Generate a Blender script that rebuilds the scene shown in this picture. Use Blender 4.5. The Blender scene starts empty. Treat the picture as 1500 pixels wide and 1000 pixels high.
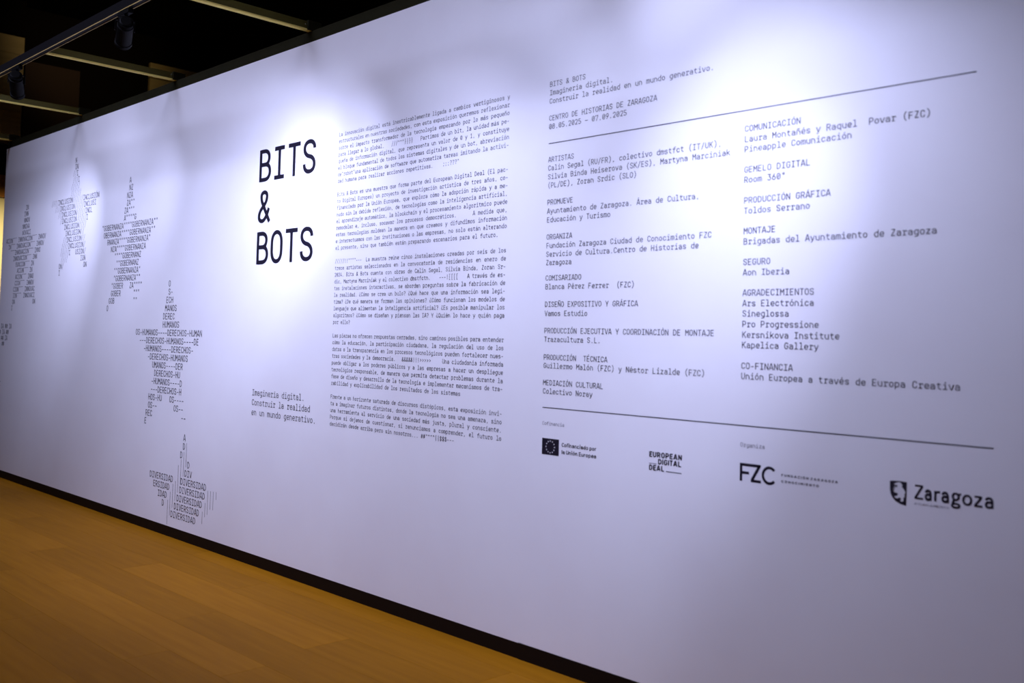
import bpy, math, random
from mathutils import Vector, Matrix

SC = bpy.context.scene
COL = SC.collection
R = math.radians
random.seed(7)

# ------------------------------------------------------------------ camera
CAM_Z = 1.5226
YAW, PITCH, ROLL = R(135.6176), R(2.4462), R(1.4502)
f = Vector((math.cos(PITCH) * math.cos(YAW), math.cos(PITCH) * math.sin(YAW), math.sin(PITCH)))
r0 = Vector((math.sin(YAW), -math.cos(YAW), 0))
u0 = r0.cross(f)
rt = math.cos(ROLL) * r0 + math.sin(ROLL) * u0
up = -math.sin(ROLL) * r0 + math.cos(ROLL) * u0
cam_d = bpy.data.cameras.new('camera')
cam = bpy.data.objects.new('camera', cam_d)
COL.objects.link(cam)
M = Matrix((rt, up, -f)).transposed().to_4x4()
M.translation = Vector((0, 0, CAM_Z))
cam.matrix_world = M
cam_d.sensor_width = 36.0
cam_d.lens = 36.0 * 1458 / 1500
cam_d.shift_y = -(500 - 434.98) / 1500
cam_d.clip_start = 0.05
cam_d.dof.use_dof = True
cam_d.dof.focus_distance = 6.9
cam_d.dof.aperture_fstop = 2.2
SC.camera = cam

# ------------------------------------------------------------------ world, exposure, room lights
world = bpy.data.worlds.new('world')
SC.world = world
world.use_nodes = True
world.node_tree.nodes['Background'].inputs[0].default_value = (0.9, 0.75, 0.6, 1)
world.node_tree.nodes['Background'].inputs[1].default_value = 0.0
SC.view_settings.view_transform = 'Standard'
SC.view_settings.look = 'None'
SC.view_settings.gamma = 1.0
SC.view_settings.use_curve_mapping = False
SC.view_settings.exposure = 0.0

COOL = (0.60, 0.64, 1.0)
WARM = (1.0, 0.66, 0.30)


def add_light(name, typ, loc, aim, power, color, parent=None, **kw):
    ld = bpy.data.lights.new(name, typ)
    ld.energy = power
    ld.color = color
    for k, v in kw.items():
        setattr(ld, k, v)
    o = bpy.data.objects.new(name, ld)
    COL.objects.link(o)
    o.location = loc
    d = Vector(aim) - Vector(loc)
    o.rotation_euler = d.to_track_quat('-Z', 'Y').to_euler()
    if parent is not None:
        o.parent = parent
        o.matrix_parent_inverse = parent.matrix_world.inverted()
    return o


# unseen warm fill added above the floor, then lamps for far wall and doorway
add_light('warm_fill', 'AREA', (-5.0, -1.2, 6.2), (-5.0, -0.2, 0), 30, WARM, shape='RECTANGLE', size=6.0, size_y=2.0)
add_light('far_wall_light', 'SPOT', (-12.2, 5.4, 6.35), (-16.0, 6.1, 6.0), 90, (1.0, 0.72, 0.34), spot_size=R(45), spot_blend=1.0, shadow_soft_size=0.2)
add_light('doorway_light', 'AREA', (-14.8, 4.2, 3.3), (-16.0, 4.7, 2.2), 24, (1.0, 0.80, 0.42), shape='RECTANGLE', size=0.8, size_y=0.4, spread=R(100))


# unseen cool area fill added high up to even out the printed wall
for wx, wz, wp, ws in ((-7, 1.6, 16, 60), (-5, 1.6, 22, 60), (-3, 1.6, 15, 60), (-9, 2.6, 14, 50), (-7, 2.6, 8, 50), (-3, 2.6, 5, 50)):
    add_light('wall_fill', 'AREA', (wx, -1.2, 5.6), (wx, 3.427, wz), wp, COOL, shape='RECTANGLE', size=2.6, size_y=1.2, spread=R(ws))


# ------------------------------------------------------------------ materials
def mat(name, color, rough=0.5, metal=0.0, spec=0.5, emit=None, strength=0.0):
    m = bpy.data.materials.new(name)
    m.use_nodes = True
    b = m.node_tree.nodes['Principled BSDF']
    b.inputs['Base Color'].default_value = (*color, 1)
    b.inputs['Roughness'].default_value = rough
    b.inputs['Metallic'].default_value = metal
    b.inputs['Specular IOR Level'].default_value = spec
    if emit:
        b.inputs['Emission Color'].default_value = (*emit, 1)
        b.inputs['Emission Strength'].default_value = strength
    return m


def add_noise(m, scale, c1, c2, bump=0.0, stretch=(1, 1, 1), detail=4, rnd=0.0, wave=None):
    nt = m.node_tree
    b = nt.nodes['Principled BSDF']
    tc = nt.nodes.new('ShaderNodeTexCoord')
    mp = nt.nodes.new('ShaderNodeMapping')
    mp.inputs['Scale'].default_value = stretch
    nz = nt.nodes.new('ShaderNodeTexNoise')
    nz.inputs['Scale'].default_value = scale
    nz.inputs['Detail'].default_value = detail
    ramp = nt.nodes.new('ShaderNodeValToRGB')
    ramp.color_ramp.elements[0].position = 0.3
    ramp.color_ramp.elements[1].position = 0.7
    ramp.color_ramp.elements[0].color = (*c1, 1)
    ramp.color_ramp.elements[1].color = (*c2, 1)
    nt.links.new(tc.outputs['Object'], mp.inputs['Vector'])
    nt.links.new(mp.outputs[0], nz.inputs['Vector'])
    nt.links.new(nz.outputs['Fac'], ramp.inputs[0])
    out = ramp.outputs[0]
    if rnd > 0:
        oi = nt.nodes.new('ShaderNodeObjectInfo')
        add = nt.nodes.new('ShaderNodeVectorMath')
        add.operation = 'ADD'
        sc = nt.nodes.new('ShaderNodeMath')
        sc.operation = 'MULTIPLY'
        sc.inputs[1].default_value = 37.0
        nt.links.new(oi.outputs['Random'], sc.inputs[0])
        nt.links.new(mp.outputs[0], add.inputs[0])
        nt.links.new(sc.outputs[0], add.inputs[1])
        nt.links.new(add.outputs[0], nz.inputs['Vector'])
        hsv = nt.nodes.new('ShaderNodeHueSaturation')
        mr = nt.nodes.new('ShaderNodeMapRange')
        mr.inputs['To Min'].default_value = 1 - rnd
        mr.inputs['To Max'].default_value = 1 + rnd
        nt.links.new(oi.outputs['Random'], mr.inputs['Value'])
        nt.links.new(mr.outputs[0], hsv.inputs['Value'])
        nt.links.new(out, hsv.inputs['Color'])
        out = hsv.outputs[0]
    nt.links.new(out, b.inputs['Base Color'])
    if bump:
        bp = nt.nodes.new('ShaderNodeBump')
        bp.inputs['Strength'].default_value = bump
        bp.inputs['Distance'].default_value = 0.002
        nt.links.new(nz.outputs['Fac'], bp.inputs['Height'])
        nt.links.new(bp.outputs[0], b.inputs['Normal'])
    return m


m_wall = add_noise(mat('printed_wall_white', (.8, .8, .82), 0.62, spec=0.25), 2.2, (.80, .79, .82), (.83, .83, .86))
m_ink = mat('black_vinyl', (0.010, 0.008, 0.018), 0.42, spec=0.6)
m_inkgrey = mat('grey_vinyl', (0.05, 0.045, 0.075), 0.4, spec=0.4)
m_white = mat('white_vinyl', (0.75, 0.75, 0.78), 0.5)
m_base = mat('black_baseboard', (0.006, 0.003, 0.002), 0.6, spec=0.15)
m_rail = add_noise(mat('dark_rail', (.03, .028, .02), 0.7, spec=0.08), 9, (.012, .011, .004), (.015, .014, .005))
m_beam = add_noise(mat('olive_beam', (.4, .36, .18), 0.45), 12, (.070, .058, .008), (.092, .078, .012), stretch=(1, .2, 1))  # side faces of the beams, darkened in colour to stay in shade
m_beam_lit = mat('lit_beam_edge', (.90, .76, .20), 0.6, spec=0.1)  # bright copy of the beam colour, painting the light on its underside
m_track = mat('black_track', (0.003, 0.0025, 0.003), 0.7, spec=0.10)
m_lip = mat('track_lip', (.42, .30, .10), 0.5, metal=0.0, spec=0.2)
m_head = mat('black_spotlight', (0.001, 0.001, 0.001), 0.6, spec=0.10)
m_lens = mat('lamp_lens', (.8, .8, .9), 0.3, emit=(0.85, 0.85, 1.0), strength=6.0)
m_steel = mat('steel_bolt', (.55, .58, .55), 0.25, metal=1.0)
m_floor = add_noise(mat('beech_floor', (.6, .33, .08), 0.5, spec=0.02), 3.0, (.265, .105, .0045), (.315, .128, .006), bump=0.05, stretch=(.6, 9, 1), rnd=0.10)
m_floor.node_tree.nodes['Principled BSDF'].inputs['Specular Tint'].default_value = (1.0, 0.62, 0.16, 1)
m_slab = mat('floor_slab', (0.19, 0.08, 0.005), 0.8)
m_wood = add_noise(mat('far_wood_panel', (.5, .36, .14), 0.5), 2.5, (.42, .33, .15), (.52, .42, .20), stretch=(1, .5, 6), rnd=0.12)
m_brown = mat('dark_brown_wall', (0.030, 0.010, 0.006), 0.7)
m_black = mat('black_hall', (0.006, 0.004, 0.003), 0.9, spec=0.1)
m_cream = mat('cream_wall', (.72, .66, .42), 0.7)
m_orange = mat('orange_wood', (.42, .17, .03), 0.5)
m_back = mat('partition_back', (.35, .33, .30), 0.8)


# ------------------------------------------------------------------ mesh helpers
class MB:
    def __init__(s):
        s.v, s.f = [], []

    def box(s, a, b):
        (x0, y0, z0), (x1, y1, z1) = a, b
        n = len(s.v)
        s.v += [(x0, y0, z0), (x1, y0, z0), (x1, y1, z0), (x0, y1, z0), (x0, y0, z1), (x1, y0, z1), (x1, y1, z1), (x0, y1, z1)]
        s.f += [(n, n+3, n+2, n+1), (n+4, n+5, n+6, n+7), (n, n+1, n+5, n+4), (n+1, n+2, n+6, n+5), (n+2, n+3, n+7, n+6), (n+3, n, n+4, n+7)]
        return s

    def lathe(s, prof, seg=24, cap=True):
        """prof: (radius, z) list, about local Z"""
        n = len(s.v)
        for (r, z) in prof:
            for k in range(seg):
                a = 2 * math.pi * k / seg
                s.v.append((r * math.cos(a), r * math.sin(a), z))
        for i in range(len(prof) - 1):
            for k in range(seg):
                k2 = (k + 1) % seg
                s.f.append((n + i*seg + k, n + i*seg + k2, n + (i+1)*seg + k2, n + (i+1)*seg + k))
        if cap:
            s.f.append(tuple(n + k for k in range(seg))[::-1])
            s.f.append(tuple(n + (len(prof)-1)*seg + k for k in range(seg)))
        return s

    def build(s, name, m, parent=None, loc=(0, 0, 0), bevel=0.0):
        me = bpy.data.meshes.new(name)
        me.from_pydata(s.v, [], s.f)
        me.update()
        me.materials.append(m)
        o = bpy.data.objects.new(name, me)
        COL.objects.link(o)
        o.location = loc
        if parent is not None:
            o.parent = parent
        if bevel:
            bv = o.modifiers.new('bevel', 'BEVEL')
            bv.width = bevel
            bv.segments = 2
            bv.limit_method = 'ANGLE'
        return o


def tag(o, label=None, cat=None, group=None, kind=None):
    if label:
        o['label'] = label
    if cat:
        o['category'] = cat
    if group:
        o['group'] = group
    if kind:
        o['kind'] = kind
    return o


def empty(name, loc=(0, 0, 0)):
    o = bpy.data.objects.new(name, None)
    COL.objects.link(o)
    o.location = loc
    o.empty_display_size = 0.1
    return o


# ------------------------------------------------------------------ the setting
WY = 3.4270          # front face of the long printed wall
WL, WR = -11.10, 0.9
Z0, Z1 = 0.075, 3.375

wall = tag(empty('wall_right', (WL, WY, 0)), kind='structure')
MB().box((0, 0, Z0), (WR - WL, 0.10, Z1)).build('wall_panel', m_wall, wall)
MB().box((0.0, 0.1005, 0.0), (WR - WL, 0.16, Z1)).build('backing_frame', m_back, wall)
bb = tag(empty('baseboard_right', (WL, WY, 0)), kind='structure')
xj = -3.40 - WL
MB().box((0.0, 0.002, 0), (xj - 0.002, 0.09, Z0 - 0.001)).build('baseboard_strip', m_base, bb)
MB().box((xj, 0.000, 0), (WR - WL, 0.09, Z0 + 0.003)).build('baseboard_strip', m_base, bb)

# floor: slab plus individual boards running along the wall
floor = tag(empty('floor', (0, 0, 0)), kind='structure')
MB().box((-20, -5, -0.06), (3.5, 11, -0.012)).build('floor_slab', m_slab, floor)
seams = [3.70, 3.43, 3.27, 3.005, 2.735, 2.465, 2.235, 2.01, 1.745, 1.48]
y = 1.48
while y > -4.8:
    y -= 0.266
    seams.append(y)
starts = [-18.2, -17.2, -17.06, -17.93, -15.53 - 1.8, -16.6, -17.6, -16.9, -18.1]
PL = 2.13
cache = {}
for i in range(len(seams) - 1):
    ya, yb = seams[i], seams[i + 1]
    fixed = {1: -6.43, 2: -3.28, 3: -7.34 - 0.0, 4: -5.02, 5: -6.2}.get(i)
    if i == 3:
        fixed = -4.17
    x = (fixed if fixed is not None else -random.random() * 2.0)
    while x > -18.0:
        x -= PL
    while x < 3.0:
        w = ya - yb - 0.0014
        key = round(w, 4)
        if key not in cache:
            mb = MB().box((0, -w, -0.012), (PL - 0.0014, 0, 0))
            ob = mb.build('plank', m_floor, floor, (x, ya, 0), bevel=0)
            cache[key] = ob.data
        else:
            ob = bpy.data.objects.new('plank', cache[key])
            COL.objects.link(ob)
            ob.parent = floor
            ob.location = (x, ya, 0)
        x += PL

# hall shell
MB().box((-20, -5, 6.5), (3.5, 11, 6.6)).build('ceiling', m_black)
bpy.data.objects['ceiling']['kind'] = 'structure'
for nm, a, b in (('wall_near', (-20, -5.1, 0), (3.5, -5.0, 6.5)), ('wall_back', (-20, 11, 0), (3.5, 11.1, 6.5)), ('wall_behind', (3.5, -5, 0), (3.6, 11, 6.5))):
    tag(MB().box(a, b).build(nm, m_black), kind='structure')
# far end wall with timber cladding, dark pier and lit corridor opening
FX = -16.0
far = tag(empty('wall_left', (FX, 0, 0)), kind='structure')
MB().box((-0.40, -5, 0), (-0.30, 11, 6.5)).build('wall_base', m_black, far)
MB().box((-0.30, 5.16, 3.4), (-0.04, 5.98, 5.6)).build('brown_pier', m_brown, far)
MB().box((-0.30, -5, 5.955), (-0.02, 5.13, 6.5)).build('dark_fascia', m_black, far)
zs = [4.32, 4.78, 5.25, 5.66, 5.93]
for j in range(len(zs) - 1):
    for (ya, yb) in ((2.6, 3.85), (3.86, 5.12)):
        MB().box((-0.30, ya, zs[j] + 0.002), (0.0, yb, zs[j + 1] - 0.002)).build('wood_panel', m_wood, far)
for (za, zb) in ((4.6, 5.18), (5.19, 5.72), (5.73, 5.98)):
    MB().box((-0.06, 7.10, za + 0.002), (0.0, 8.9, zb - 0.002)).build('wood_panel', m_wood, far)
MB().box((-0.30, 2.6, 3.47), (0.0, 5.22, 3.80)).build('lintel', m_orange, far)
MB().box((-0.30, 2.6, 0), (-0.10, 5.22, 3.46)).build('corridor_wall', m_cream, far)

# ------------------------------------------------------------------ overhead frame
ZR = 3.45
rail = tag(MB().box((WL + 0.02, 3.432, Z1 + 0.0005), (WR, 3.52, ZR)).build('trim_1', m_rail, bevel=0.003), kind='structure')

TY0, TY1 = 2.4326, 2.4690
def lighting_track(x0, y, length, label):
    tr = empty('lighting_track', (x0, y, ZR))
    tag(tr, label, 'track')
    MB().box((0, -0.0190, 0.0), (length, 0.0205, 0.058)).build('track_body', m_track, tr, bevel=0.002)
    MB().box((0, -0.0190, -0.0040), (length, -0.0145, -0.0002)).build('track_lip', m_lip, tr)
    MB().box((0, 0.0155, -0.0040), (length, 0.0205, -0.0002)).build('track_lip', m_lip, tr)
    x = 3.2
    while x < length:     # suspension rods up to the ceiling
        MB().box((x - 0.006, -0.005, 0.058), (x + 0.006, 0.007, 3.05)).build('suspension_rod', m_track, tr)
        x += 3.7


lighting_track(-16.0, 2.45, 17.0, 'long dark ceiling track with pale slot edges running parallel to the printed wall')

beam_x = [-10.98, -9.13, -7.28, -5.41, -3.55, -1.70, 0.15]
where = ['beyond the leftmost spotlight', 'meeting the wall top at the far left', 'passing above the leftmost stars, second from the corner',
         'cut by the top edge of the photo', 'above the paragraphs', 'above the credits', 'above the right end']
blabels = ['olive crossbeam furthest left, hidden at the far end of the frame',
           'lowest and leftmost visible olive crossbeam, meeting wall top above the second star',
           'middle olive crossbeam with bright lower edge starting at the dark lighting track',
           'topmost olive crossbeam, right of the others, meeting wall rail above the title',
           'olive crossbeam over the paragraphs, outside the frame',
           'olive crossbeam over the credits, outside the frame',
           'olive crossbeam over the right end of the wall, outside the frame']
for k, xb in enumerate(beam_x):
    b = empty('crossbeam', (xb, 2.4706, ZR))
    tag(b, blabels[k], 'beam', 'crossbeams between track and wall')
    L = 3.50 - 2.4706
    MB().box((-0.015, 0, 0.009), (0.015, L, 0.058)).build('beam_body', m_beam, b, bevel=0.002)
    MB().box((-0.019, 0.002, 0.0), (0.019, L, 0.009)).build('lit_underside', m_beam_lit, b)  # strip along the lower edge carrying the painted underside light
    if xb < -1:
        j = MB().box((-0.030, L - 0.10, 0.0005), (0.030, L + 0.0, 0.062)).build('corner_bracket', m_rail, b, bevel=0.002)
        for dx in (-0.013, 0.015):
            bo = MB().lathe([(0.0055, 0), (0.0055, 0.005), (0.003, 0.008)], 10)
            o = bo.build('bolt', m_steel, j, (dx, L - 0.106, 0.02 + dx))
            o.rotation_euler = (R(90), 0, 0)


# ------------------------------------------------------------------ spotlights
def spotlight(hx, hy, aim, power, label, size=R(95), blend=1.0, pwr_spill=0.0):
    root = empty('track_spotlight', (hx, hy + .001, ZR - 0.005))
    tag(root, label, 'spotlight', 'spotlights on the track')
    MB().box((-0.075, -0.017, -0.028), (0.075, 0.017, -0.0002)).build('track_adapter', m_head, root, bevel=0.003)
    MB().lathe([(0.016, -0.062), (0.016, -0.0285)], 16).build('swivel', m_head, root)
    d = (Vector(aim) - Vector((hx, hy + .001, ZR - 0.12))).normalized()
    piv = Vector((0, 0, -0.115))
    q = d.to_track_quat('Z', 'Y')
    yoke = MB()
    yoke.box((-0.010, -0.058, -0.01), (0.010, -0.052, 0.055))
    yoke.box((-0.010, 0.052, -0.01), (0.010, 0.058, 0.055))
    yoke.box((-0.010, -0.058, 0.050), (0.010, 0.058, 0.056))
    yo = yoke.build('yoke', m_head, root, piv)
    yo.rotation_euler = (0, 0, math.atan2(d.y, d.x))
    body = MB().lathe([(0.030, -0.085), (0.036, -0.080), (0.036, -0.05), (0.048, -0.045), (0.048, 0.11), (0.051, 0.112), (0.051, 0.135),
                       (0.046, 0.135), (0.043, 0.10), (0.0, 0.10)], 28, cap=False)
    n = len(body.v)
    body.f.append(tuple(range(28))[::-1])
    ho = body.build('housing', m_head, root, piv)
    ho.rotation_mode = 'QUATERNION'
    ho.rotation_quaternion = q
    for p in ho.data.polygons:
        p.use_smooth = False
    for k in range(5):
        z = -0.074 + k * 0.005
        MB().lathe([(0.045, z), (0.045, z + 0.0022)], 24).build('cooling_fin', m_head, ho)
    MB().lathe([(0.042, 0.101), (0.042, 0.103)], 24).build('lens', m_lens, ho)
    p = Vector((hx, hy + .001, ZR - 0.005)) + piv + d * 0.150
    add_light('lamp', 'SPOT', p, aim, power, COOL, parent=root, spot_size=size, spot_blend=blend, shadow_soft_size=0.04)
    if pwr_spill:
        add_light('lamp_spill', 'SPOT', p, aim, pwr_spill, COOL, parent=root, spot_size=R(165), spot_blend=0.6, shadow_soft_size=0.04)  # extra wide spot added for a grey sheen on the title vinyl
    return root


bpy.context.view_layer.update()
SPOTS = [   # x, y on the track, aim, watts, cone, blend, label
    (-7.80, 2.45, (-10.00, WY, 1.90), 214, 60, 1.0, 'leftmost black track spotlight hanging below the track at the left edge of the photo'),
    (-5.90, 2.45, (-8.60, WY, 2.15), 160, 46, 1.0, 'black track spotlight above the middle crossbeam, barely visible against the dark ceiling'),
    (-4.39, 2.45, (-6.05, WY, 1.60), 75, 60, 1.0, 'black track spotlight aimed down at the large title, just outside the frame'),
    (-4.17, 2.45, (-6.40, WY, 2.15), 140, 60, 1.0, 'black track spotlight turned left over the large title, outside the frame'),
    (-3.97, 2.45, (-7.00, WY, 0.90), 190, 90, 1.0, 'wide black track spotlight turned far left, outside the frame'),
    (-3.78, 2.45, (-7.15, WY, 1.55), 300, 50, 1.0, 'narrow black track spotlight turned far left, outside the frame'),
    (-3.58, 2.45, (-4.30, WY, 1.30), 69, 110, 1.0, 'wide black track spotlight above the paragraphs, outside the frame'),
    (-2.65, 2.45, (-2.20, WY, 2.30), 45, 120, 1.0, 'wide black track spotlight above the left credits column, outside the frame'),
    (-2.42, 2.45, (-1.70, WY, 1.50), 94, 90, 1.0, 'black track spotlight turned right over the credits, outside the frame'),
    (-2.15, 2.45, (-4.50, WY, 2.30), 87, 70, 1.0, 'black track spotlight turned left towards the paragraphs, outside the frame'),
    (-0.60, 2.45, (-3.50, WY, 0.90), 364, 45, 1.0, 'rightmost black track spotlight, narrow, turned left, outside the frame'),
]
for hx, hy, aim, pw, sz, bl, lab in SPOTS:
    spotlight(hx, hy, aim, pw, lab, R(sz), bl, 9.0 if hx < -7 else 0.0)
for o in [o for o in COL.objects if o.type == 'LIGHT' and o.name.startswith('lamp')]:
    # keep the world placement given above
    pr = o.parent
    o.matrix_parent_inverse = Matrix.Translation(-pr.location)

# ------------------------------------------------------------------ stroke lettering
G = {
 'A': '9 0 46 120;91 0 54 120;23 36 77 36;40 116 60 116', 'B': '17 0 17 122;17 115 77 115 26 77 64 22 17 64;17 64 84 64 26 84 7 28 17 7',
 'C': '83 84 83 115 32 17 115 32 17 7 32 83 7 32 83 38', 'D': '17 0 17 122;17 115 83 115 40 83 7 40 17 7',
 'E': '18 0 18 122;18 115 82 115;18 62 75 62;18 7 82 7', 'F': '18 0 18 122;18 115 84 115;18 60 76 60',
 'G': '83 86 83 115 32 17 115 32 17 7 32 83 7 32 83 56;90 56 52 56', 'H': '17 0 17 122;83 0 83 122;17 62 83 62',
 'I': '16 115 84 115;50 115 50 7;16 7 84 7', 'J': '32 115 85 115;78 115 78 7 32 15 7 32 15 36',
 'K': '17 0 17 122;86 122 20 52;40 70 89 0', 'L': '20 122 20 7;14 7 86 7', 'M': '15 0 15 122;85 0 85 122;15 116 50 52;50 52 85 116',
 'N': '17 0 17 122;83 0 83 122;17 116 83 6', 'O': 'c 17 7 32 17 115 32 83 115 32 83 7 32', 'P': '17 0 17 122;17 115 83 115 30 83 50 30 17 50',
 'Q': 'c 17 7 32 17 115 32 83 115 32 83 7 32;54 34 84 -14', 'R': '17 0 17 122;17 115 82 115 28 82 56 28 17 56;52 56 86 0',
 'S': '82 88 82 115 32 18 115 32 18 67 26 82 56 26 82 7 32 17 7 32 17 36', 'T': '10 115 90 115;50 115 50 0', 'U': '17 122 17 7 32 83 7 32 83 122',
 'V': '10 122 47 2;90 122 53 2;43 6 57 6', 'W': '9 122 26 0;27 0 49 84;51 84 73 0;74 0 91 122', 'X': '12 122 88 0;88 122 12 0', 'Y': '10 122 50 50;90 122 50 50;50 54 50 0',
 'Z': '18 115 84 115;80 115 20 7;17 7 85 7',
 'a': '20 64 20 83 26 79 83 26 79 0;79 49 18 49 22 18 7 22 79 7 22 79 30', 'b': '18 0 18 126;18 83 82 83 30 82 7 30 18 7',
 'c': '81 60 81 83 28 19 83 28 19 7 28 81 7 28 81 30', 'd': '82 0 82 126;82 83 18 83 30 18 7 30 82 7',
 'e': '20 44 82 44 2 82 83 30 18 83 30 18 7 30 80 7 26 80 20', 'f': '44 0 44 119 24 88 119;14 83 84 83', 'g': '82 90 82 -26 28 20 -26;82 83 18 83 30 18 7 30 82 7',
 'h': '18 0 18 126;18 83 82 83 32 82 0', 'i': '22 83 54 83 54 7;16 7 90 7;.54 116', 'j': '28 83 66 83 66 -26 24 22 -26;.66 116',
 'k': '19 0 19 126;82 90 22 38;42 54 86 0', 'l': '18 119 52 119 52 7;16 7 90 7', 'm': '12 0 12 90;12 83 50 83 16 50 0;50 83 88 83 16 88 0',
 'n': '18 0 18 90;18 83 82 83 32 82 0', 'o': 'c 18 7 30 18 83 30 82 83 30 82 7 30', 'p': '18 90 18 -30;18 83 82 83 30 82 7 30 18 7',
 'q': '82 90 82 -30;82 83 18 83 30 18 7 30 82 7', 'r': '16 83 42 83 42 7;16 7 72 7;42 56 42 83 26 86 83 10 86 64',
 's': '79 64 79 83 26 20 83 26 20 49 20 80 41 20 80 7 26 19 7 26 19 26', 't': '42 112 42 7 26 86 7;14 83 84 83', 'u': '18 90 18 7 32 82 7;82 0 82 90',
 'v': '12 90 47 2;88 90 53 2;44 6 56 6', 'w': '8 90 27 0;28 0 49 66;51 66 72 0;73 0 92 90', 'x': '14 90 86 0;86 90 14 0', 'y': '12 90 50 3;88 90 38 -26 10 16 -26',
 'z': '20 83 80 83;78 83 22 7;19 7 84 7',
 '0': 'c 17 7 32 17 115 32 83 115 32 83 7 32;36 34 64 88', '1': '18 92 52 115 52 7;17 7 88 7', '2': '18 88 18 115 30 81 115 30 81 66 24 20 7;18 7 85 7',
 '3': '18 115 82 115;80 115 46 70;44 70 82 70 26 82 7 30 17 7 30 17 30', '4': '58 122 17 32;14 32 90 32;68 0 68 64', '5': '80 115 21 115 20 66;20 68 82 68 28 82 7 30 17 7 30 17 28',
 '6': '66 122 20 50;c 18 7 30 18 68 30 82 68 30 82 7 30', '7': '17 96 17 115 83 115 40 0', '8': 'c 17 7 26 17 63 24 83 63 24 83 7 26;c 22 63 22 22 115 24 78 115 24 78 63 22',
 '9': '34 0 80 70;c 18 54 30 18 115 30 82 115 30 82 54 30',
 '.': '.50 9', ',': '.50 9;52 10 42 -14', ':': '.50 9;.50 70', ';': '.50 9;52 10 42 -14;.50 70', '-': '22 50 78 50', '\u2013': '6 50 94 50', '"': '36 124 36 86;64 124 64 86',
 '/': '80 134 20 -14', '|': '50 136 50 -22', '\u00af': '6 118 94 118', '(': '72 138 36 104 34 36 18 34 72 -20', ')': '28 138 64 104 34 64 18 34 28 -20',
 '[': '70 134 38 134 38 -16 70 -16', '}': '32 134 54 134 10 54 59 6 76 59;76 59 54 59 6 54 -16 10 32 -16', '?': '20 92 20 115 30 80 115 30 80 66 26 50 58 8 50 34;.50 9',
 '\u00bf': '80 26 80 3 30 20 3 30 20 52 26 50 60 8 50 84;.50 109', '!': '50 124 50 36;.50 9', '#': '30 4 40 118;60 4 70 118;12 82 92 82;8 42 88 42',
 '$': '82 88 82 111 32 18 111 32 18 66 26 82 56 26 82 11 32 17 11 32 17 34;50 134 50 -14', '>': '24 96 78 61 24 26', '\u00ba': 'c 32 84 16 32 120 16 68 120 16 68 84 16',
 '&': '92 2 31 86 12 31 115 20 71 115 20 71 82 14 56 70;60 73.4 17 40 14 17 7 24 64 7 34 86 54', '~': '24 104 36 116 10 62 106 10 76 118',
 # extra shapes for the logotypes
 '\u0261': 'c 20 34 26 20 88 26 72 88 26 72 34 26;72 84 96 84;34 34 22 16 8 22 2 8 80 2 24 80 -30 24 16 -30 24 16 0 16 30 4',
 'l_': '50 0 50 126', 'i_': '50 0 50 90;.50 116', 'r_': '30 0 30 90;30 60 30 83 26 72 83', 'f_': '40 0 40 119 24 74 119;22 83 70 83', 'I_': '50 0 50 122',
}
ACC = {'á': ('a', 0), 'é': ('e', 0), 'í': ('\u0131', 4), 'ó': ('o', 0), 'ú': ('u', 0), 'Á': ('A', 26), 'É': ('E', 26), 'Í': ('I', 26), 'Ó': ('O', 26), 'ñ': ('n', 0), 'Ñ': ('N', 26)}
G['\u0131'] = '22 83 54 83 54 7;16 7 90 7'
for ch, (b, dy) in ACC.items():
    if ch in 'ñÑ':
        G[ch] = G[b] + ';24 %d 37 %d 10 63 %d 10 76 %d' % (103 + dy, 116 + dy, 105 + dy, 118 + dy)
    else:
        G[ch] = G[b] + ';%d %d %d %d' % (45 + (dy == 4) * 5, 101 + dy % 26 + (dy == 26) * 30 - (dy == 4) * 4, 62, 124 + (dy == 26) * 28)


def round_path(pts, closed, seg):
    n = len(pts)
    out = []
    for i, (x, y, r) in enumerate(pts):
        if r <= 0 or (not closed and i in (0, n - 1)):
            out.append((x, y))
            continue
        px, py, pr = pts[i - 1]
        nx, ny, nr = pts[(i + 1) % n]
        l1 = math.hypot(px - x, py - y)
        l2 = math.hypot(nx - x, ny - y)
        a = min(r * 1.25, l1 * (0.5 if pr > 0 else 1.0))
        b = min(r * 1.25, l2 * (0.5 if nr > 0 else 1.0))
        p0 = (x + (px - x) * a / l1, y + (py - y) * a / l1)
        p2 = (x + (nx - x) * b / l2, y + (ny - y) * b / l2)
        for k in range(seg + 1):
            t = k / seg
            # superelliptic-ish corner: cubic with handles at 0.6
            h = 0.60
            c1 = (p0[0] + (x - p0[0]) * h, p0[1] + (y - p0[1]) * h)
            c2 = (p2[0] + (x - p2[0]) * h, p2[1] + (y - p2[1]) * h)
            u = 1 - t
            out.append((u**3*p0[0] + 3*u*u*t*c1[0] + 3*u*t*t*c2[0] + t**3*p2[0], u**3*p0[1] + 3*u*u*t*c1[1] + 3*u*t*t*c2[1] + t**3*p2[1]))
    res = [out[0]]
    for p in out[1:]:
        if math.hypot(p[0] - res[-1][0], p[1] - res[-1][1]) > 0.4:
            res.append(p)
    if closed and math.hypot(res[0][0] - res[-1][0], res[0][1] - res[-1][1]) < 0.4:
        res.pop()
    return res


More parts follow.
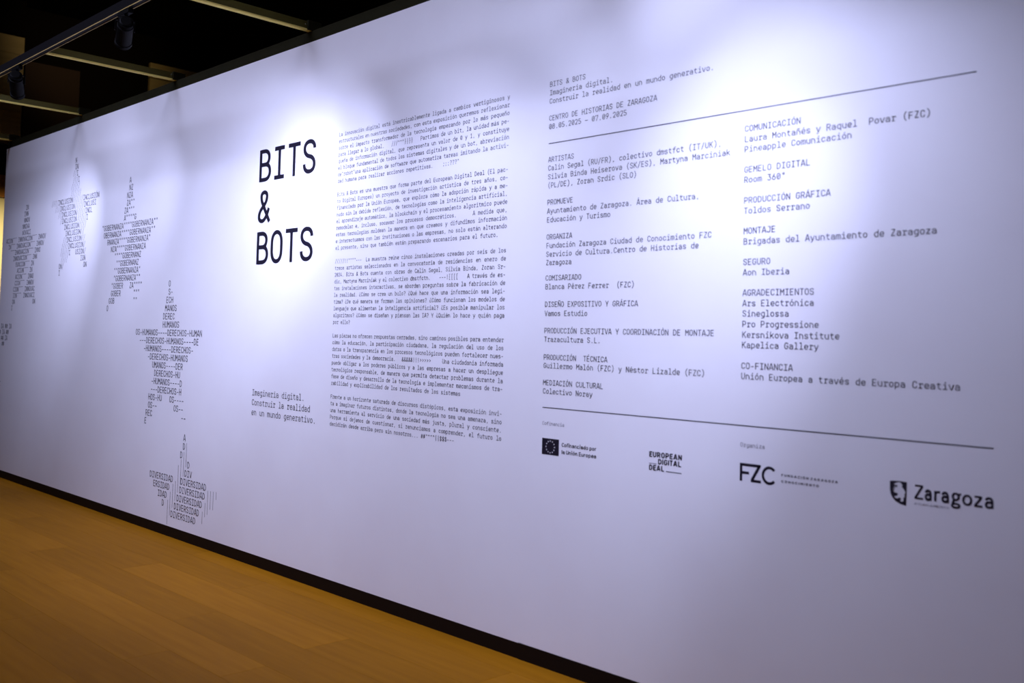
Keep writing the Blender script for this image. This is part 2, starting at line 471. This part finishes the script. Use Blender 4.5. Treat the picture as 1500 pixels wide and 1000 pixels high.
def ribbon(path, w, wh, closed, V, F, depth=0.0):
    """w: thickness of vertical strokes, wh: of horizontal ones"""
    n = len(path)

    def half(dx, dy):
        l = math.hypot(dx, dy)
        nx, ny = -dy / l, dx / l
        t = 0.5 * (w * nx * nx + wh * ny * ny)
        return nx, ny, t
    segs = []
    m = n if closed else n - 1
    for i in range(m):
        a, b = path[i], path[(i + 1) % n]
        segs.append(half(b[0] - a[0], b[1] - a[1]))
    base = len(V)
    for i in range(n):
        if closed:
            s1, s2 = segs[i - 1], segs[i]
        else:
            s1, s2 = segs[max(i - 1, 0)], segs[min(i, m - 1)]
        nx, ny = s1[0] + s2[0], s1[1] + s2[1]
        l = math.hypot(nx, ny) or 1
        nx, ny = nx / l, ny / l
        c = max(0.45, nx * s1[0] + ny * s1[1])
        t = (s1[2] + s2[2]) / 2 / c
        V.append((path[i][0] + nx * t, path[i][1] + ny * t, depth))
        V.append((path[i][0] - nx * t, path[i][1] - ny * t, depth))
    for i in range(m):
        j = (i + 1) % n
        F.append((base + 2*i + 1, base + 2*j + 1, base + 2*j, base + 2*i))


_gc = {}


def glyph(ch, w, seg):
    key = (ch, w, seg)
    if key in _gc:
        return _gc[key]
    V, F = [], []
    for si, st in enumerate(G[ch].split(';')):
        if st[0] == '.':
            cx, cy = [float(t) for t in st[1:].split()]
            d = w * 0.68
            n = len(V)
            V += [(cx - d, cy - d, 0), (cx + d, cy - d, 0), (cx + d, cy + d, 0), (cx - d, cy + d, 0)]
            F.append((n, n+1, n+2, n+3))
            continue
        closed = st.startswith('c ')
        nums = [float(t) for t in (st[2:] if closed else st).split()]
        # parse: x y [r] where r is present when the token count demands it; use explicit scan
        pts, i = [], 0
        toks = nums
        sig = parse_sig(len(toks), closed, toks)
        for k in sig:
            if k == 3:
                pts.append((toks[i], toks[i+1], toks[i+2])); i += 3
            else:
                pts.append((toks[i], toks[i+1], 0.0)); i += 2
        ribbon(round_path(pts, closed, seg), w, w * 0.88, closed, V, F, -0.00005 * si)
    _gc[key] = (V, F)
    return _gc[key]


def parse_sig(n, closed, t):
    """which points carry a corner radius: closed paths always, open paths when the third number is a small radius
    that keeps the remaining numbers consistent (first and last points never do)"""
    if closed:
        return [3] * (n // 3)
    from functools import lru_cache

    @lru_cache(None)
    def rec(i, first):
        left = n - i
        if left == 0:
            return (0, ())
        best = None
        for k in (2, 3):
            if k > left or (k == 3 and (first or left == 3)):
                continue
            r = rec(i + k, False)
            if r is None:
                continue
            # a radius is 2..40; strokes are mostly axis aligned, so reward points sharing x or y with the next one
            cost = r[0]
            if k == 3 and not (2 <= t[i+2] <= 40):
                continue
            if i + k < n:
                dx, dy = abs(t[i] - t[i+k]), abs(t[i+1] - t[i+k+1])
                cost += min(dx, dy) + (0 if max(dx, dy) > 4 else 50)
            if best is None or cost < best[0]:
                best = (cost, (k,) + r[1])
        return best
    return list(rec(0, True)[1])


INK_Y = -0.0008


class Text:
    """collects letters in wall coordinates (x along the wall, z up)"""
    def __init__(s):
        s.v, s.f = [], []

    def put(s, ch, x, z, sx, sz=None, w=13, seg=3):
        sz = sz or sx
        V, F = glyph(ch, w, seg)
        n = len(s.v)
        s.v += [(x + a * sx / 100, z + b * sz / 100, d) for a, b, d in V]
        s.f += [tuple(n + k for k in q) for q in F]

    def mono(s, txt, x, z, adv, w=13, seg=3, extra=0.0, sz=None):
        """x is the left of the first cell; extra widens each space"""
        for ch in txt:
            if ch == ' ':
                x += adv + extra
                continue
            s.put(ch, x, z, adv, sz, w, seg)
            x += adv
        return x

    def rect(s, x0, z0, x1, z1):
        n = len(s.v)
        s.v += [(x0, z0), (x1, z0), (x1, z1), (x0, z1)]
        s.f.append((n, n+1, n+2, n+3))

    def poly(s, pts):
        n = len(s.v)
        s.v += list(pts)
        s.f.append(tuple(range(n, n + len(pts))))

    def stroke(s, pts, w, closed=False):
        V, F = [], []
        ribbon([(a * 1000, b * 1000) for a, b in pts], w * 1000, w * 1000, closed, V, F)
        n = len(s.v)
        s.v += [(a / 1000, b / 1000, 0.0) for a, b, d in V]
        s.f += [tuple(n + k for k in q) for q in F]

    def build(s, name, parent, m=None, y=INK_Y):
        ox, oz = parent['ox'], parent['oz']
        me = bpy.data.meshes.new(name)
        me.from_pydata([(v[0] - ox, y + (v[2] if len(v) > 2 else 0.0), v[1] - oz) for v in s.v], [], s.f)
        me.update()
        me.materials.append(m or m_ink)
        o = bpy.data.objects.new(name, me)
        COL.objects.link(o)
        o.parent = parent
        if name == 'text_line':
            o['kind'] = 'stuff'      # letters too small in the photo to pick apart one by one
        return o


def block(name, label, cat, x, z, group=None):
    o = empty(name, (x, WY, z))
    tag(o, label, cat, group)
    o['ox'], o['oz'] = x, z
    return o


def sans(T, txt, x0, x1, z, cap, w=17, gap=22, seg=3, xw=1.0):
    """proportional lettering fitted between x0 and x1"""
    sub = {'l': 'l_', 'i': 'i_', 'r': 'r_', 'f': 'f_', 'I': 'I_'}
    items, X = [], 0.0
    for ch in txt:
        if ch == ' ':
            X += 38
            continue
        g = sub.get(ch, ch)
        V, _ = glyph(g, w, seg)
        lo, hi = min(v[0] for v in V), max(v[0] for v in V)
        items.append((g, X - lo))
        X += hi - lo + gap
    X -= gap
    sx = (x1 - x0) / X * 100
    for g, off in items:
        T.put(g, x0 + off * sx / 100, z, sx, cap / 1.22, w, seg)


# title, one part per letter
t = block('title_lettering', 'very large black three-line exhibition title lettering left of the paragraphs', 'lettering', -5.97, 1.98)
ADV = 0.177
for txt, zb in (('BITS', 2.5345), ('&', 2.2575), ('BOTS', 1.9815)):
    for k, ch in enumerate(txt):
        if ch == ' ':
            continue
        T = Text()
        T.put(ch, -5.9745 + k * ADV, zb, ADV, ADV, 17.5, 10)
        T.build('letter', t)

# tagline
t = block('tagline_lettering', 'three-line black tagline lettering low on the wall below the large title', 'lettering', -5.95, 0.97)
for k, s in enumerate(('Imaginería digital.', 'Construir la realidad', 'en un mundo generativo.')):
    T = Text()
    T.mono(s, -5.9525, 1.1095 - k * 0.0652, 0.0334, 14.5, 3)
    T.build('text_line', t)

# paragraphs
PX0, PX1, PADV, PP = -5.0365, -3.5525, 0.01955, 0.04056
paras = [
 ['La innovación digital está inextricablemente ligada a cambios vertiginosos y',
  'estructurales en nuestras sociedades, con esta exposición queremos reflexionar',
  'sobre el impacto transformador de la tecnología empezando por lo más pequeño',
  'para llegar a lo global.    ///"""}}}}    Partimos de un bit, la unidad más pe-',
  'queña de información digital, que representa un valor de 0 y 1, y constituye',
  'el bloque fundamental de todos los sistemas digitales y de un bot, abreviación',
  'de"robot"una aplicación de software que automatiza tareas imitando la activi-',
  '*dad humana para realizar acciones repetitivas.    ;;;???"'],
 ['Bits & Bots es una muestra que forma parte del European Digital Deal (El pac-',
  'to Digital Europeo) un proyecto de investigación artística de tres años, co-',
  'financiado por la Unión Europea, que explora cómo la adopción rápida y a me-',
  'nudo sin la debida reflexión, de tecnologías como la inteligencia artificial,',
  'el aprendizaje automático, la blockchain y el procesamiento algorítmico puede',
  'remodelar e, incluso, socavar los procesos democráticos.      A medida que,',
  'estas tecnologías moldean la manera en que creamos y difundimos información',
  'e interactuamos con las instituciones o las empresas, no solo están alterando',
  '*el presente, sino que también están preparando escenarios para el futuro.'],
 ['/////!!""""---  La muestra reúne cinco instalaciones creadas por seis de los',
  'trece artistas seleccionados en la convocatoria de residencias en enero de',
  '2024. Bits & Bots cuenta con obras de Calin Segal, Silvia Binda, Zoran Sr-',
  'dic, Martyna Marciniak y el colectivo dmstfctn.    ---![[[[    A través de es-',
  'tas instalaciones interactivas, se abordan preguntas sobre la fabricación de',
  'la realidad. ¿Cómo se crea un bulo? ¿Qué hace que una información sea legí-',
  'tima? ¿De qué manera se forman las opiniones? ¿Cómo funcionan los modelos de',
  'lenguaje que alimentan la inteligencia artificial? ¿Es posible manipular los',
  'algoritmos? ¿Cómo se diseñan y piensan las IA? Y ¿Quién lo hace y quién paga',
  '*por ello?'],
 ['Las piezas no ofrecen respuestas cerradas, sino caminos posibles para entender',
  'cómo la educación, la participación ciudadana, la regulación del uso de los',
  'datos o la transparencia en los procesos tecnológicos pueden fortalecer nues-',
  'tras sociedades y la democracia.   &&&&&!!!>>>>>     Una ciudadanía informada',
  'puede obligar a los poderes públicos y a las empresas a hacer un despliegue',
  'tecnológico responsable, de manera que permita detectar problemas durante la',
  'fase de diseño y desarrollo de la tecnología e implementar mecanismos de tra-',
  '*zabilidad y explicabilidad de los resultados de los sistemas'],
 ['Frente a un horizonte saturado de discursos distópicos, esta exposición invi-',
  'ta a imaginar futuros distintos, donde la tecnología no sea una amenaza, sino',
  'una herramienta al servicio de una sociedad más justa, plural y consciente.',
  'Porque si dejamos de cuestionar, si renunciamos a comprender, el futuro lo',
  '*decidirán desde arriba pero sin nosotros... ##""""||$$$---']]
plab = ['topmost of the five text paragraphs, its faded first line near the wall top',
        'second text paragraph from the top, beginning Bits & Bots es una muestra',
        'middle text paragraph, the ten-line one beginning with slashes',
        'fourth text paragraph from the top, beginning Las piezas no ofrecen',
        'lowest and shortest of the five text paragraphs, ending in dashes']
row = 0
for pi, lines in enumerate(paras):
    t = block('paragraph_lettering', plab[pi], 'lettering', PX0, 2.725 - (row + len(lines) - 1) * PP, 'paragraphs of the wall text')
    for s in lines:
        z = 2.7255 - row * PP
        just = not s.startswith('*')
        s = s.lstrip('*')
        ns = s.count(' ')
        extra = ((PX1 + 0.0025 - PX0) - len(s) * PADV) / max(ns, 1) if just else 0.0
        T = Text()
        T.mono(s, PX0, z, PADV, 15.5, 2, extra)
        T.build('text_line', t)
        row += 1
    row += 1

# credits
CADV = 0.02085
credits = [
 (-3.2755, 'heading lettering at the top of the credits above the upper rule',
  [(2.7392, 'BITS & BOTS'), (2.6980, 'Imaginería digital.'), (2.6573, 'Construir la realidad en un mundo generativo.'), (2.5746, 'CENTRO DE HISTORIAS DE ZARAGOZA'), (2.5340, '08.05.2025 \u2013 07.09.2025')]),
 (-3.2745, 'credits entry headed ARTISTAS, four lines just below the upper rule',
  [(2.3747, 'ARTISTAS'), (2.3337, 'Calin Segal (RU/FR), colectivo dmstfct (IT/UK),'), (2.2920, 'Silvia Binda Heiserova (SK/ES), Martyna Marciniak'), (2.2505, '(PL/DE), Zoran Srdic (SLO)')]),
 (-3.2745, 'credits entry headed PROMUEVE in the left credits column', [(2.1690, 'PROMUEVE'), (2.1267, 'Ayuntamiento de Zaragoza. Área de Cultura,'), (2.0850, 'Educación y Turismo')]),
 (-3.2745, 'credits entry headed ORGANIZA in the left credits column',
  [(2.0030, 'ORGANIZA'), (1.9615, 'Fundación Zaragoza Ciudad de Conocimiento FZC'), (1.9205, 'Servicio de Cultura.Centro de Historias de'), (1.8805, 'Zaragoza')]),
 (-3.2745, 'credits entry headed COMISARIADO in the left credits column', [(1.8070, 'COMISARIADO'), (1.7654, 'Blanca Pérez Ferrer  (FZC)')]),
 (-3.2745, 'credits entry headed DISEÑO EXPOSITIVO Y GRÁFICA', [(1.6820, 'DISEÑO EXPOSITIVO Y GRÁFICA'), (1.6390, 'Vamos Estudio')]),
 (-3.2745, 'credits entry with the widest capital heading, PRODUCCIÓN EJECUTIVA Y COORDINACIÓN', [(1.5573, 'PRODUCCIÓN EJECUTIVA Y COORDINACIÓN DE MONTAJE'), (1.5165, 'Trazacultura S.L.')]),
 (-3.2745, 'credits entry headed PRODUCCIÓN TÉCNICA', [(1.4315, 'PRODUCCIÓN  TÉCNICA'), (1.3920, 'Guillermo Malón (FZC) y Néstor Lizalde (FZC)')]),
 (-3.2745, 'lowest credits entry of the left column, headed MEDIACIÓN CULTURAL', [(1.3115, 'MEDIACIÓN CULTURAL'), (1.2715, 'Colectivo Noray')]),
 (-2.1890, 'topmost credits entry of the right column, headed COMUNICACIÓN', [(2.3777, 'COMUNICACIÓN'), (2.3356, 'Laura Montañés y Raquel  Povar (FZC)'), (2.2950, 'Pineapple Comunicación')]),
 (-2.1885, 'credits entry headed GEMELO DIGITAL in the right column', [(2.2123, 'GEMELO DIGITAL'), (2.1715, 'Room 360º')]),
 (-2.1875, 'credits entry headed PRODUCCIÓN GRÁFICA in the right column', [(2.0888, 'PRODUCCIÓN GRÁFICA'), (2.0470, 'Toldos Serrano')]),
 (-2.1870, 'credits entry headed MONTAJE in the right column', [(1.9665, 'MONTAJE'), (1.9240, 'Brigadas del Ayuntamiento de Zaragoza')]),
 (-2.1870, 'credits entry headed SEGURO in the right column', [(1.8422, 'SEGURO'), (1.8005, 'Aon Iberia')]),
 (-2.1870, 'tallest credits entry of the right column, headed AGRADECIMIENTOS',
  [(1.7197, 'AGRADECIMIENTOS'), (1.6779, 'Ars Electrónica'), (1.6370, 'Sineglossa'), (1.5951, 'Pro Progressione'), (1.5530, 'Kersnikova Institute'), (1.5125, 'Kapelica Gallery')]),
 (-2.1885, 'credits entry headed CO-FINANCIA just above the lower rule', [(1.4300, 'CO-FINANCIA'), (1.3892, 'Unión Europea a través de Europa Creativa')]),
]
for x, lab, lines in credits:
    t = block('credits_lettering', lab, 'lettering', x, lines[-1][0], 'entries of the credits list')
    for z, s in lines:
        T = Text()
        T.mono(s, x - 0.0022, z, CADV, 15, 3)
        T.build('text_line', t)

t = block('rule_line', 'thin black horizontal rule near the wall top, under the credits heading', 'line', -3.2755, 2.463, 'long rules of the credits')
T = Text(); T.rect(-3.2755, 2.4628, -1.2898, 2.4667); T.build('rule', t)
t = block('rule_line', 'thin black horizontal rule low on the wall, above the logos', 'line', -3.2755, 1.205, 'long rules of the credits')
T = Text(); T.rect(-3.2750, 1.2045, -1.2286, 1.2085); T.build('rule', t)

# ------------------------------------------------------------------ star shaped word pictures
SA = 0.0398


def star(name, label, segs, adv=SA, w=15):
    xs = [q[0] for q in segs]
    zs_ = [q[1] for q in segs]
    t = block(name, label, 'lettering', min(xs), min(zs_), 'star shaped word pictures')
    rows = {}
    for x, z, s in segs:
        rows.setdefault(round(z, 4), []).append((x, s))
    for z, L in rows.items():
        T = Text()
        for x, s in L:
            for k, ch in enumerate(s):
                if ch == ' ':
                    continue
                thin = ch in '/|\u00af'
                T.put(ch, x + k * adv, z, adv, None, 9.5 if thin else w, 3)
        T.build('text_line', t)
    return t


# innovation
P = 0.0623
B = 0.0058
z = lambda i: 2.687 - i * P
mm = '\u00af' * 3
star('word_star', 'leftmost complete star word picture, spelling INNOVACION', [
 (-10.4344 - B, z(0), 'IN'), (-10.4752 - B, z(1), 'INN'), (-10.4709 - B, z(2), 'NNOV'), (-10.5115 - B, z(3), 'NNOVA'), (-10.5090 - B, z(4), 'NOVACI'),
 (-10.9748 - B, z(5), 'ACION' + mm + ' INNOVACION' + mm + ' INNOV'),
 (-10.8990 - B, z(6), 'IN'), (-10.8990 - B + 2 * SA, z(6), mm), (-10.6598 - B, z(6), 'INNOVACION' + mm + ' INNOV'),
 (-10.8210 - B, z(7), mm), (-10.7014 - B, z(7), 'INNOVACION' + mm + ' INNO'), (-10.7435 - B, z(8), 'INNOVACION' + mm + ' INN'),
 (-10.6647 - B, z(9), 'OVACION' + mm + ' IN'), (-10.6164 - B, z(10), 'ACION' + mm + ' IN'), (-10.6581 - B, z(11), 'ACION' + mm + ' INNO'),
 (-10.6632 - B, z(12), 'CION' + mm), (-10.3271 - B, z(12), 'INNOV'), (-10.7011 - B, z(13), 'CION' + mm), (-10.3727 - B, z(13), 'INNOVAC'),
 (-10.7025 - B, z(14), 'ION' + mm), (-10.4066 - B, z(14), 'INNOVACI'), (-10.7144 - B, z(15), 'ON'), (-10.1431 - B, z(15), 'ON'), (-10.7358 - B, z(16), 'I')])
# inclusion
z = lambda i: 3.022 - i * 0.0597
star('word_star', 'highest star word picture, spelling INCLUSIÓN with many slashes', [
 (-9.2070, z(0), 'N'), (-9.2070, z(1), 'IN'), (-9.2450, z(2), '//I'), (-9.2450, z(3), '///I'), (-9.2800, z(4), '/////'), (-9.2800, z(5), '//////'),
 (-9.7420, z(6), '////INCLUSION'), (-9.2300, z(6), '//////INCLUSIÓN'), (-9.6520, z(7), '///INCLUSION'), (-9.1700, z(7), '/////INCLUSI'),
 (-9.5680, z(8), '//INCLUSION'), (-9.1300, z(8), '/////INCL'), (-9.5140, z(9), '/INCLUSION'), (-9.1000, z(9), '/////I'),
 (-9.4148, z(10), 'INCLUSION////'), (-9.3750, z(11), 'INCLUSION//'), (-9.4240, z(12), '//INCLUSION//'), (-9.4560, z(13), '////INCLUSION/'),
 (-9.4720, z(14), '/////I'), (-9.1210, z(14), 'USION/'), (-9.4530, z(15), '////'), (-8.9990, z(15), 'ION'), (-9.5036, z(16), 'ON/'), (-8.9255, z(16), 'ON'), (-9.5025, z(17), 'I')])
# governance
z = lambda i: 2.7275 - i * 0.0619
c0 = -8.5430
gob = [(13, 'A'), (13, 'NZ'), (12, 'NZA'), (12, 'ZA""'), (11, 'ZA"""'), (11, 'A""""G'), (0, '"GOBERNANZA""""GOBERNANZA""'), (1, 'OBERNANZA""""GOBERNANZA""'),
       (3, 'RNANZA""""GOBERNANZA"'), (5, 'NZA""""GOBERNANZA'), (7, '""""GOBERNANZ'), (8, '""GOBERNANZ'), (7, '""GOBERNANZA"'), (7, '"GOBERNANZA""'),
       (6, '"GOBER   ZA""""'), (6, 'GOBER      """'), (5, 'GOB         ""'), (4, 'O')]
star('word_star', 'star word picture spelling GOBERNANZA, third from the left end', [(c0 + c * SA, z(i), s) for i, (c, s) in enumerate(gob)])
# human rights
z = lambda i: 1.8588 - i * 0.0623
D_ = 0.0397
star('word_star', 'star word picture spelling DERECHOS-HUMANOS, left of the tagline', [
 (-7.2440, z(0), 'O'), (-7.2420, z(1), 'S-'), (-7.2720, z(2), 'ECH'), (-7.2880, z(3), 'MANOS'), (-7.3165, z(4), 'DEREC'), (-7.3175, z(5), 'HUMANOS'),
 (-7.7895, z(6), 'OS-HUMANOS----DERECHOS-HUMAN'), (-7.5960 - 3 * D_, z(7), '---DERECHOS-HUMANOS----DE'), (-7.5935 - D_, z(8), '-HUMANOS----DERECHOS-'),
 (-7.5170 - D_, z(9), '-DERECHOS-HUMANOS'), (-7.4720, z(10), 'UMANOS----DER'), (-7.4305, z(11), 'DERECHOS-HU'), (-7.4350 - D_, z(12), '-HUMANOS----D'),
 (-7.3605 - 3 * D_, z(13), '---DERECHOS-H'), (-7.5170, z(14), 'HOS-HU'), (-7.1570, z(14), 'OS----'), (-7.5165, z(15), 'OS--'), (-7.0820, z(15), 'OS--'),
 (-7.5530, z(16), 'REC'), (-6.9560, z(16), '--'), (-7.5680, z(17), 'E')], adv=D_)
# diversity
DA = 0.0393
z = lambda i: 0.7215 - i * 0.0638
t = star('word_star', 'lowest star word picture, spelling DIVERSIDAD beside upright bars', [
 (-6.9050, z(0), 'A'), (-6.9085, z(1), 'D'), (-6.9465, z(2), 'D'), (-6.8290, z(3), 'D'), (-6.8680, z(4), 'DIV'), (-6.9240, z(5), 'DIVERSIDAD'), (-6.9380, z(6), 'DIVERSIDAD'),
 (-6.9765, z(7), 'DIVERSIDAD'), (-7.0140, z(8), 'DIVERSIDAD'), (-7.0640, z(9), 'DIVERSIDAD'),
 (-7.4350, z(5), 'DIVERSIDAD'), (-7.3700, z(6), 'ERSIDAD'), (-7.2900, z(7), 'IDAD'), (-7.2140, z(8), 'D')], adv=DA)
for xb, za, zb in ((-6.849, .536, .710), (-6.886, .464, .642), (-6.925, .401, .585), (-6.965, .337, .539), (-7.002, .272, .418), (-7.041, .2165, .392), (-7.079, .156, .330), (-7.116, .0846, .2655),
                   (-6.385, .361, .4147), (-6.426, .2846, .4117), (-6.466, .2826, .4102), (-6.505, .2417, .409), (-6.539, .2202, .3188), (-6.575, .1668, .253)):
    T = Text(); T.rect(xb - 0.0019, za, xb + 0.0019, zb); T.build('upright_bar', t)
# partial star of IA and hashes, at the wall's left end
star('word_star', 'star fragment of IA and hash signs at the left wall end', [
 (-11.020, 1.5065, 'IA ## IA'), (-11.060, 1.4465, '# IA ##'), (-11.050, 1.3865, ' ## IA'), (-11.020, 1.3270, '# ##'), (-10.985, 0.918, '#')][:3] + [(-11.020, 1.3270, ' ##'), (-11.000, 0.918, 'I')])

# ------------------------------------------------------------------ logos
t = block('caption_lettering', 'tiny grey caption reading Cofinancia above the flag emblem', 'lettering', -3.2731, 1.1245, 'tiny logo captions')
T = Text(); T.mono('Cofinancia', -3.2745, 1.1245, 0.0142, 11, 3); T.build('text_line', t, m_inkgrey)
t = block('caption_lettering', 'tiny grey caption reading Organiza above the three-letter logo', 'lettering', -2.1877, 1.1235, 'tiny logo captions')
T = Text(); T.mono('Organiza', -2.1892, 1.1235, 0.0140, 11, 3); T.build('text_line', t, m_inkgrey)

t = block('flag_logo', 'black flag emblem with a ring of pale stars and two lines of text', 'logo', -3.2725, 0.987)
T = Text(); T.rect(-3.2725, 0.9870, -3.1640, 1.0630); T.build('flag_field', t)
for k in range(12):
    a = 2 * math.pi * k / 12
    cx, cz = -3.2183 + 0.0275 * math.cos(a), 1.0247 + 0.0275 * math.sin(a)
    T = Text()
    pts = []
    for j in range(10):
        rr = 0.0042 if j % 2 == 0 else 0.0018
        b = math.pi / 2 + math.pi * j / 5
        pts.append((cx + rr * math.cos(b), cz + rr * math.sin(b)))
    T.poly(pts)
    T.build('star', t, m_white, INK_Y - 0.0007)
for s, zb, x1 in (('Cofinanciado por', 1.0325, -2.9365), ('la Unión Europea', 0.9995, -2.9355)):
    T = Text(); sans(T, s, -3.1460, x1, zb, 0.0175, 24, 18); T.build('text_line', t)

t = block('stacked_logo', 'bold three-line logo EUROPEAN DIGITAL DEAL with a short dash after the last word', 'logo', -2.6375, 0.982)
for s, x0, x1, zb in (('EUROPEAN', -2.6375, -2.4675, 1.0392), ('DIGITAL', -2.5900, -2.4715, 1.0112), ('DEAL', -2.6372, -2.5581, 0.9832)):
    T = Text(); sans(T, s, x0, x1, zb, 0.0215, 31, 16); T.build('text_line', t)
T = Text(); T.rect(-2.5480, 0.9832, -2.4684, 0.9862); T.build('dash', t)
T = Text(); T.rect(-2.6378, 1.0100, -2.5989, 1.0120); T.build('dash', t, m_inkgrey)

t = block('letter_logo', 'bold black three-letter logo FZC with F and Z joined, two tiny text lines beside', 'logo', -2.1886, 0.988)
T = Text()
T.rect(-2.1886, 0.9895, -2.1772, 1.0600); T.rect(-2.1772, 1.0490, -2.0960, 1.0600); T.rect(-2.1772, 1.0180, -2.1466, 1.0285)
T.poly([(-2.1105, 1.0490), (-2.1385, 1.0005), (-2.1385, 0.9895), (-2.1275, 0.9895), (-2.1245, 1.0005), (-2.0945, 1.0530), (-2.0945, 1.0600), (-2.1060, 1.0600)])
T.rect(-2.1300, 0.9895, -2.0930, 1.0000)
T.build('joined_letters', t)
T = Text()
cx, cz, ra = -2.0565, 1.0232, 0.0295
T.stroke([(cx + ra * math.cos(R(a)) * 0.96, cz + ra * 1.02 * math.sin(R(a))) for a in range(42, 320, 12)], 0.0108)
T.build('letter', t)
for s, x1, zb in (('FUNDACIÓN ZARAGOZA', -1.7737, 1.0275), ('CONOCIMIENTO', -1.8494, 1.0040)):
    T = Text(); sans(T, s, -2.0046, x1, zb, 0.0088, 25, 48, 2); T.build('text_line', t)

t = block('shield_logo', 'black shield with pale rearing lion beside the bold word Zaragoza', 'logo', -1.5776, 0.981)
T = Text()
T.poly([(-1.5776, 1.0615), (-1.5776, 1.0330), (-1.5750, 1.0180), (-1.5680, 1.0040), (-1.5570, 0.9930), (-1.5400, 0.9850), (-1.5192, 0.9810), (-1.5180, 1.0200), (-1.5172, 1.0625), (-1.5450, 1.0640)])
T.build('shield', t)
LION = [(-1.5545, 1.0560), (-1.5490, 1.0590), (-1.5420, 1.0600), (-1.5360, 1.0560), (-1.5325, 1.0500), (-1.5345, 1.0440), (-1.5300, 1.0400), (-1.5245, 1.0330), (-1.5215, 1.0260), (-1.5250, 1.0190),
        (-1.5235, 1.0120), (-1.5290, 1.0060), (-1.5280, 0.9980), (-1.5340, 0.9930), (-1.5400, 0.9960), (-1.5360, 1.0010), (-1.5400, 1.0070), (-1.5460, 1.0060), (-1.5500, 1.0020), (-1.5570, 1.0040),
        (-1.5620, 1.0090), (-1.5560, 1.0100), (-1.5500, 1.0130), (-1.5480, 1.0190), (-1.5530, 1.0220), (-1.5600, 1.0230), (-1.5660, 1.0290), (-1.5590, 1.0290), (-1.5660, 1.0370), (-1.5580, 1.0360),
        (-1.5620, 1.0450), (-1.5550, 1.0410), (-1.5500, 1.0440), (-1.5510, 1.0490), (-1.5600, 1.0490), (-1.5620, 1.0530)]
T = Text(); T.poly(LION); T.build('lion', t, m_white, INK_Y - 0.0007)
T = Text()
for ch, xa, xb in (('Z', -1.4910, -1.4590), ('a', -1.4548, -1.4305), ('r_', -1.4222, -1.4020), ('a', -1.3980, -1.3725), ('\u0261', -1.3655, -1.3320),
                   ('o', -1.3290, -1.2960), ('z', -1.2915, -1.2632), ('a', -1.2565, -1.2285)):
    sx = 0.034
    for _ in range(3):
        w = 0.0078 / sx * 100
        V, _f = glyph(ch, round(w, 1), 5)
        lo, hi = min(v[0] for v in V), max(v[0] for v in V)
        sx = (xb - xa) / (hi - lo) * 100
    T = Text()
    T.put(ch, xa - lo * sx / 100, 1.0098, sx, 0.0395, round(w, 1), 5)
    T.build('letter', t)
T = Text(); sans(T, 'AYUNTAMIENTO', -1.4905, -1.3727, 0.9895, 0.0072, 12, 22, 2); T.build('text_line', t, m_inkgrey)
